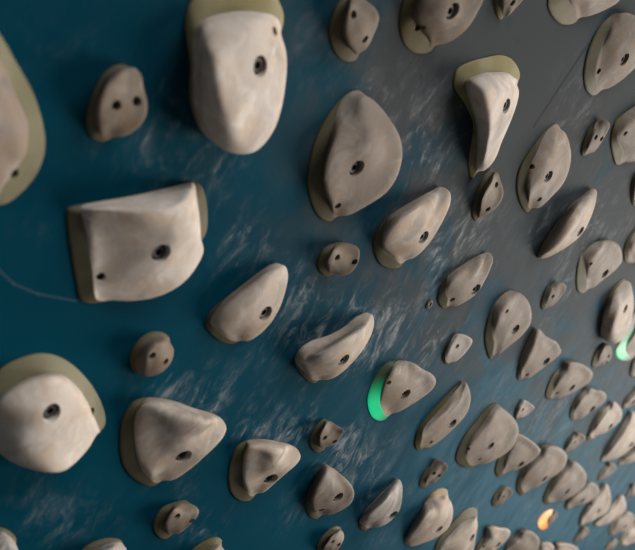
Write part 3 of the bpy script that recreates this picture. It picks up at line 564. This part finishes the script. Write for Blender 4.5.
def closed_spline(P, per):
    """periodic cubic through the rows of P (k, dims), non-uniform; `per` samples per span"""
    k = len(P)
    d = np.array([np.linalg.norm(P[(i + 1) % k][:3] - P[i][:3]) ** .5 + 1e-6 for i in range(k)])
    out = []
    T = []
    for i in range(k):
        a, b = d[i - 1], d[i]
        T.append(((P[i] - P[i - 1]) / a * b + (P[(i + 1) % k] - P[i]) / b * a) / (a + b))
    for i in range(k):
        p0, p1, m0, m1 = P[i], P[(i + 1) % k], T[i] * d[i], T[(i + 1) % k] * d[i]
        for s in range(per):
            t = s / per
            out.append((2*t**3 - 3*t**2 + 1) * p0 + (t**3 - 2*t**2 + t) * m0 + (-2*t**3 + 3*t**2) * p1 + (t**3 - t**2) * m1)
    return np.array(out)

def relax(X, n):
    for _ in range(n):
        X = .5 * X + .25 * (np.roll(X, 1, 0) + np.roll(X, -1, 0))
    return X

def radial(ctrl, counts):
    """Catmull-Rom through a list of rings; the last entry is the phantom ring past the centre"""
    rings = []
    k = len(ctrl)
    first = 2 * ctrl[0] - ctrl[1]
    seq = [first] + ctrl
    for i in range(1, k - 1):
        p0, p1, p2, p3 = seq[i - 1], seq[i], seq[i + 1], seq[i + 2]
        d0 = np.maximum(np.linalg.norm(p1 - p0, axis=1, keepdims=True) ** .5, 1e-4)
        d1 = np.maximum(np.linalg.norm(p2 - p1, axis=1, keepdims=True) ** .5, 1e-4)
        d2 = np.maximum(np.linalg.norm(p3 - p2, axis=1, keepdims=True) ** .5, 1e-4)
        m1 = ((p1 - p0) / d0 * d1 + (p2 - p1) / d1 * d0) / (d0 + d1) * d1
        m2 = ((p2 - p1) / d1 * d2 + (p3 - p2) / d2 * d1) / (d1 + d2) * d1
        n = counts[i - 1]
        for s in range(n):
            t = s / n
            rings.append((2*t**3 - 3*t**2 + 1) * p1 + (t**3 - 2*t**2 + t) * m1 + (-2*t**3 + 3*t**2) * p2 + (t**3 - t**2) * m2)
    return rings

def solid(rings, centre, bottom):
    """closed mesh: rings from the outer bottom edge inwards to the centre point, closed by a flat cap underneath"""
    n = len(rings[0])
    verts = [W(p) for r in rings for p in r]
    faces = []
    for j in range(len(rings) - 1):
        for i in range(n):
            a, b = j * n + i, j * n + (i + 1) % n
            faces.append((a, b, b + n, a + n))
    verts.append(W(centre)); ci = len(verts) - 1
    L0 = (len(rings) - 1) * n
    for i in range(n): faces.append((L0 + i, L0 + (i + 1) % n, ci))
    verts.append(W(bottom)); bi = len(verts) - 1
    for i in range(n): faces.append(((i + 1) % n, i, bi))
    return verts, faces

def turned(verts, origin, axis):
    """turn points built about the wall normal so that the normal becomes `axis` (wall axes)"""
    q = Vector((0, -1, 0)).rotation_difference(W(axis))
    o = W(origin)
    return [o + q @ (v - o) for v in verts]

def lathe(profile, origin, seg=24):
    """profile: (radius, height) pairs about the wall normal; closed at both ends on the axis"""
    verts, faces = [], []
    for r, h in profile:
        for i in range(seg):
            a = 2 * math.pi * i / seg
            verts.append(W(origin + np.array([r * math.cos(a), r * math.sin(a), h])))
    for j in range(len(profile) - 1):
        for i in range(seg):
            a, b = j * seg + i, j * seg + (i + 1) % seg
            faces.append((a, b, b + seg, a + seg))
    faces.append(tuple(range(seg - 1, -1, -1)))
    faces.append(tuple(range((len(profile) - 1) * seg, len(profile) * seg)))
    return verts, faces

def bolt_head(origin, r):
    """black socket-head bolt: bevelled rim round a six-sided socket"""
    verts, faces, seg = [], [], 24
    def ring(rad, h, hexa=False):
        for i in range(seg):
            a = 2 * math.pi * i / seg
            k = rad
            if hexa: k = rad * math.cos(math.pi / 6) / math.cos((a % (math.pi / 3)) - math.pi / 6)
            verts.append(W(origin + np.array([k * math.cos(a), k * math.sin(a), h])))
    ring(r, -.0055); ring(r, -.0012); ring(r * .86, 0); ring(r * .60, -.0002); ring(r * .54, -.0002, True); ring(r * .52, -.0045, True)
    for j in range(5):
        for i in range(seg):
            a, b = j * seg + i, j * seg + (i + 1) % seg
            faces.append((a, b, b + seg, a + seg))
    faces.append(tuple(range(seg - 1, -1, -1)))
    faces.append(tuple(range(5 * seg, 6 * seg)))
    return verts, faces

def cut(ob, cutters):
    """take the cutter solids out of the mesh for good"""
    for c in cutters:
        md = ob.modifiers.new('hole', 'BOOLEAN')
        md.operation = 'DIFFERENCE'; md.solver = 'EXACT'; md.use_self = True; md.object = c
    dg = bpy.context.evaluated_depsgraph_get()
    me = bpy.data.meshes.new_from_object(ob.evaluated_get(dg))
    if len(me.polygons) > 50:
        old = ob.data
        ob.modifiers.clear()
        ob.data = me
        me.name = old.name
        bpy.data.meshes.remove(old)
        me.shade_smooth(); me.set_sharp_from_angle(angle=math.radians(38))
    else:
        ob.modifiers.clear()

def ramp_edges(H, base, rim, sh, C):
    """lower the raised edge points next to a visible rim until the foot of the hold is one clean loop"""
    k = len(base)
    c = np.mean(base, axis=0)
    ang = lambda p: math.atan2(p[1] - c[1], p[0] - c[0])
    tot = 0.0
    for i in range(k):
        tot += (ang(base[(i + 1) % k]) - ang(base[i]) + math.pi) % (2 * math.pi) - math.pi
    sg = 1 if tot > 0 else -1
    def foot(i, h):
        q = H['spokes'][i][1]
        P = at(q[0], q[1], h * 1000)
        d = np.array([C[0] - P[0], C[1] - P[1], 0]); d /= np.linalg.norm(d)
        return P, np.array([P[0], P[1], 0]) + d * (.001 + .10 * h), np.array([P[0], P[1], min(.008, .45 * h)]) + d * (.0005 + .05 * h)
    for step in (1, -1):
        order = range(k) if step == 1 else range(k - 1, -1, -1)
        start = next((i for i in range(k) if H['spokes'][i][0] == 'L'), None)
        if start is None: return
        last = base[start]
        for j in range(1, k):
            i = (start + step * j) % k
            if H['spokes'][i][0] != 'E':
                last = base[i]
                continue
            prev = base[(i - step) % k]
            h = sh[i][2]
            flat = at(H['spokes'][i][1][0], H['spokes'][i][1][1], h * 500)
            run = np.linalg.norm(flat[:2] - last[:2])
            for _ in range(30):
                P, bb, rr = foot(i, h)
                da = ((ang(bb) - ang(prev) + math.pi) % (2 * math.pi) - math.pi) * sg * step
                if (da > .07 and h < .0025 + .5 * run) or h < .003: break
                h *= .9
            sh[i], base[i], rim[i] = P, bb, rr

def build_hold(H):
    base, rim, sh, md = [], [], [], []
    k = H['hs']
    sc = lambda q: (q[0], q[1], q[2] * k)
    H['centre'] = sc(H['centre'])
    H['spokes'] = [(s[0], s[1], s[2], s[3], sc(s[4]), s[5] and sc(s[5])) if s[0] == 'L' else (s[0], sc(s[1]), s[2] and sc(s[2])) for s in H['spokes']]
    for i in H['thin']:                              # where the body runs right down to the wall
        t, o, r, hr, q, m = H['spokes'][i]
        H['spokes'][i] = (t, o, (o[0] + (r[0] - o[0]) * .2, o[1] + (r[1] - o[1]) * .2), 1.6, q, m)
    sp = H['spokes']; ns = len(sp)
    for i in range(ns):                              # the rim narrows to nothing where the body comes over it
        t = sp[i]
        if t[0] == 'L' and i not in H['thin'] and t[5] is None and 'E' in (sp[i - 1][0], sp[(i + 1) % ns][0]) and H['taper']:
            _, o, r, hr, q, m = t
            r2 = (o[0] + (r[0] - o[0]) * .5, o[1] + (r[1] - o[1]) * .5)
            sp[i] = ('L', o, r2, hr * .6, (q[0] - (r[0] - r2[0]) * .8, q[1] - (r[1] - r2[1]) * .8, max(q[2] * .7, hr * .6 + 2)), m)
    cx, cy, ch = H['centre']
    C = at(cx, cy, ch)
    for s in H['spokes']:
        if s[0] == 'L':
            _, o, r, hr, q, m = s
            base.append(at(*o, 0)); rim.append(at(*r, hr)); sh.append(at(*q))
        else:
            _, q, m = s
            P = at(*q)
            g = C.copy()
            h = q[2] / 1000
            d = np.array([g[0] - P[0], g[1] - P[1], 0]); d /= np.linalg.norm(d)
            base.append(np.array([P[0], P[1], 0]) + d * (.0015 + .10 * h))
            rim.append(np.array([P[0], P[1], min(.008, .45 * h)]) + d * (.0005 + .05 * h))
            sh.append(P)
        md.append(at(*m) if m is not None else None)
    ramp_edges(H, base, rim, sh, C)
    if H['ease']:                                    # no undercut shoulders: each leans in over its rim
        for i, sp in enumerate(H['spokes']):
            if sp[0] != 'L' or sp[5] is not None: continue
            x, y, h = sp[4]
            d = C[:2] - rim[i][:2]; d = d / np.linalg.norm(d)
            for _ in range(30):
                P = at(x, y, h)
                if (P[:2] - rim[i][:2]) @ d > H['ease'] * (P[2] - rim[i][2]) or P[2] < rim[i][2] + .0015: break
                h *= .93
            sh[i] = P
    for i, q in enumerate(sh):
        if md[i] is None:
            md[i] = .5 * (q + C); md[i][2] = q[2] + (C[2] - q[2]) * H['dome']
    size = np.linalg.norm(np.array(base).max(0) - np.array(base).min(0))
    px = size / np.linalg.norm(C - CAM) * F_PX
    per = 6 if px > 60 else 4
    K = np.hstack([np.array(base), np.array(rim), np.array(sh), np.array(md)])
    X = relax(closed_spline(K, per), 2)
    b, r, q, m = X[:, 0:3], X[:, 3:6], X[:, 6:9], X[:, 9:12]
    m = relax(m, 2)
    n = len(b); half = n // 2
    b = b.copy(); b[:, 2] = 0
    r = r.copy(); r[:, 2] = np.maximum(r[:, 2], .0015)
    q = q.copy(); q[:, 2] = np.maximum(q[:, 2], r[:, 2] + .001)
    Cr = np.repeat(C[None], n, 0)
    # base rim: a short upright lip off the wall, then one straight slope in to the body
    lip = np.minimum(r[:, 2] * .35, .0022)
    t0 = b + (r - b) * .01; t0[:, 2] = lip * .7
    t1 = b + (r - b) * .05; t1[:, 2] = lip
    inner = r + (Cr - r) * .10; inner[:, 2] = r[:, 2]
    rr = [b, t0, t1] + [t1 + (r - t1) * k for k in (.12, .35, .6, .85)] + [r, inner]
    origin = W(np.array([b[:, 0].mean(), b[:, 1].mean(), 0]))
    root = bpy.data.objects.new(H['kind'], None)
    root.empty_display_size = .03
    root.location = origin
    COL.objects.link(root)
    root['label'] = H['label']; root['category'] = H['cat']
    if H['group']: root['group'] = H['group']
    Cb = C.copy(); Cb[2] = r[:, 2].mean()
    C0 = C.copy(); C0[2] = 0
    v, f = solid(rr, Cb, C0)
    rm = MAT[H['rim']] if H['rim'] in MAT else H['rim_mat']
    ob_rim = mesh_obj('base_rim', v, f, rm, root, origin, 50)
    if H['led']: ob_rim['label'] = 'base rim glowing ' + H['rim']
    # body
    low = r + (Cr - r) * .02; low[:, 2] = r[:, 2] - .0006
    ph = np.roll(m, half, 0)
    cnt = (7, 8, 8) if px > 60 else (4, 5, 5)
    rad = radial([r, q, m, Cr, ph], cnt)
    ns = cnt[0]; nr = len(rad)
    for j in range(nr):                              # let fine ripples die out towards the middle of the face
        tau = min(1.0, (nr - j) / (nr - ns)) if j > ns * .5 else None
        if tau is None: continue
        F = np.fft.rfft(rad[j], axis=0)
        kk = np.arange(F.shape[0])
        g = np.where(kk <= 1, 1.0, (tau * .97) ** (np.maximum(kk - 1, 0) * H['soft']))
        rad[j] = np.fft.irfft(F * g[:, None], n, axis=0)
    rings = [low] + rad
    Cl = C.copy(); Cl[2] = r[:, 2].mean() - .0006
    v, f = solid(rings, C, Cl)
    body = mesh_obj('grip_body', v, f, MAT[H['body']], root, origin)
    # holes
    if not H['holes']: return
    dg = None
    def tree(ob):
        me = ob.data
        return BVHTree.FromPolygons([vv.co + origin for vv in me.vertices], [tuple(p.vertices) for p in me.polygons])
    tb, tr = tree(body), tree(ob_rim)
    cb, cr, temp = [], [], []
    for kind, x, y in H['holes']:
        o = W(CAM); d = (W(at(x, y, 0)) - o).normalized()
        hb = tb.ray_cast(o, d); hr = tr.ray_cast(o, d)
        hit = min([h for h in (hb, hr) if h[0] is not None], key=lambda h: h[3], default=None)
        if hit is None: continue
        p = np.array([hit[0].x, hit[0].z, -hit[0].y])
        rad = .0092 if kind == 'b' else .0041
        sn = np.array([hit[1].x, hit[1].z, -hit[1].y]); sn *= np.sign(sn[2]) or 1
        ax = np.array([0, 0, 1.0]) * (1 - (.35 if kind == 'b' else .6)) + sn * (.35 if kind == 'b' else .6); ax /= np.linalg.norm(ax)
        nz = max(abs(float(sn @ ax)), .45)
        tilt = min(math.sqrt(1 - nz * nz) / nz, 1.3) if nz < 1 else 0.0
        dep = min((.015 if kind == 'b' else .011) + rad * tilt, max(p[2] - .0008, .003))
        prof = [(rad * .97, -dep), (rad, -dep * .35), (rad * 1.04, -.0012), (rad * (1.22 if tilt < .6 else 1.08), .0016), (rad * (1.32 if tilt < .6 else 1.1), .02)]
        cv, cf = lathe(prof, p); cv = turned(cv, p, ax)
        c = mesh_obj('cutter', cv, cf, MAT['bolt']); temp.append(c)
        cb.append(c)
        if hr[0] is not None and (hb[0] is None or abs(hr[3] - hb[3]) < .01 or hr[3] < hb[3] or p[2] < .022): cr.append(c)
        if kind == 'b':
            want = .0030 + .0076 * tilt
            got = min(want, dep - .0025)
            top = p - ax * got
            bv, bf = bolt_head(top, .0076 * max(.55, min(1.0, got / want))); bv = turned(bv, top, ax)
            mesh_obj('bolt', bv, bf, MAT['bolt'], root, origin)
        elif px > 42:
            top = p - ax * min(.0065 + .0036 * tilt, dep - .001)
            bv, bf = lathe([(.0036, -.0025), (.0036, -.0006), (.0028, 0), (.0013, 0), (.0011, -.001)], top, 16); bv = turned(bv, top, ax)
            mesh_obj('screw', bv, bf, MAT['screw'], root, origin)
    bpy.context.view_layer.update()
    if cb: cut(body, cb)
    if cr: cut(ob_rim, cr)
    for c in temp:
        me = c.data; bpy.data.objects.remove(c); bpy.data.meshes.remove(me)

for H in HOLDS:
    if H['led']:
        led = at(*H['led'], 3)
        if H['rim'] == 'green': H['rim_mat'] = glow('green_lit_resin', (.0, .70, .28), led, (.012, .072), .80)
        else: H['rim_mat'] = glow('orange_lit_resin', (1.0, .36, .07), led, (.03, .10), 1.05, (1.0, .66, .24))
    build_hold(H)

# ---------------------------------------------------------------- the little bare insert in the board
pI = at(429, 304, 0)
ov, of = lathe([(.0078, 0), (.0078, .0014), (.0066, .0022), (.0036, .0022), (.0030, .0006)], pI, 28)
ins = mesh_obj('bolt_insert', ov, of, MAT['insert'], None, W(pI))
ins['label'] = 'tiny round brown insert in the blue board, left of the slanting oval hold'
ins['category'] = 'insert'
hv, hf = lathe([(.0030, .0003), (.0030, .0009), (.0012, .0009)], pI, 16)
mesh_obj('socket', hv, hf, MAT['bolt'], ins, W(pI))
# ---------------------------------------------------------------- light: warm windows far to the right, cool skylight above, a dim hall around
w = bpy.data.worlds.new('hall'); S.world = w; w.use_nodes = True
bg = w.node_tree.nodes['Background']
bg.inputs[0].default_value = (.95, .97, 1.0, 1)
bg.inputs[1].default_value = .135

def area(name, loc, target, sx, sy, power, col):
    l = bpy.data.lights.new(name, 'AREA'); l.shape = 'RECTANGLE'; l.size = sx; l.size_y = sy; l.energy = power; l.color = col
    o = bpy.data.objects.new(name, l); COL.objects.link(o)
    o.location = loc
    o.rotation_euler = (Vector(target) - Vector(loc)).to_track_quat('-Z', 'Y').to_euler()
    return o
area('window_light', (9.0, -4.2, 1.8), (.8, 0, -.5), 5.0, 4.4, 1560, (1.0, .92, .84))
area('skylight', (.2, -2.6, 4.6), (.8, 0, -.5), 4.0, 2.2, 340, (.97, .98, 1.0))

vs_ = S.view_settings
vs_.view_transform = 'Standard'; vs_.look = 'None'; vs_.gamma = 1.0; vs_.use_curve_mapping = False
vs_.exposure = -0.04
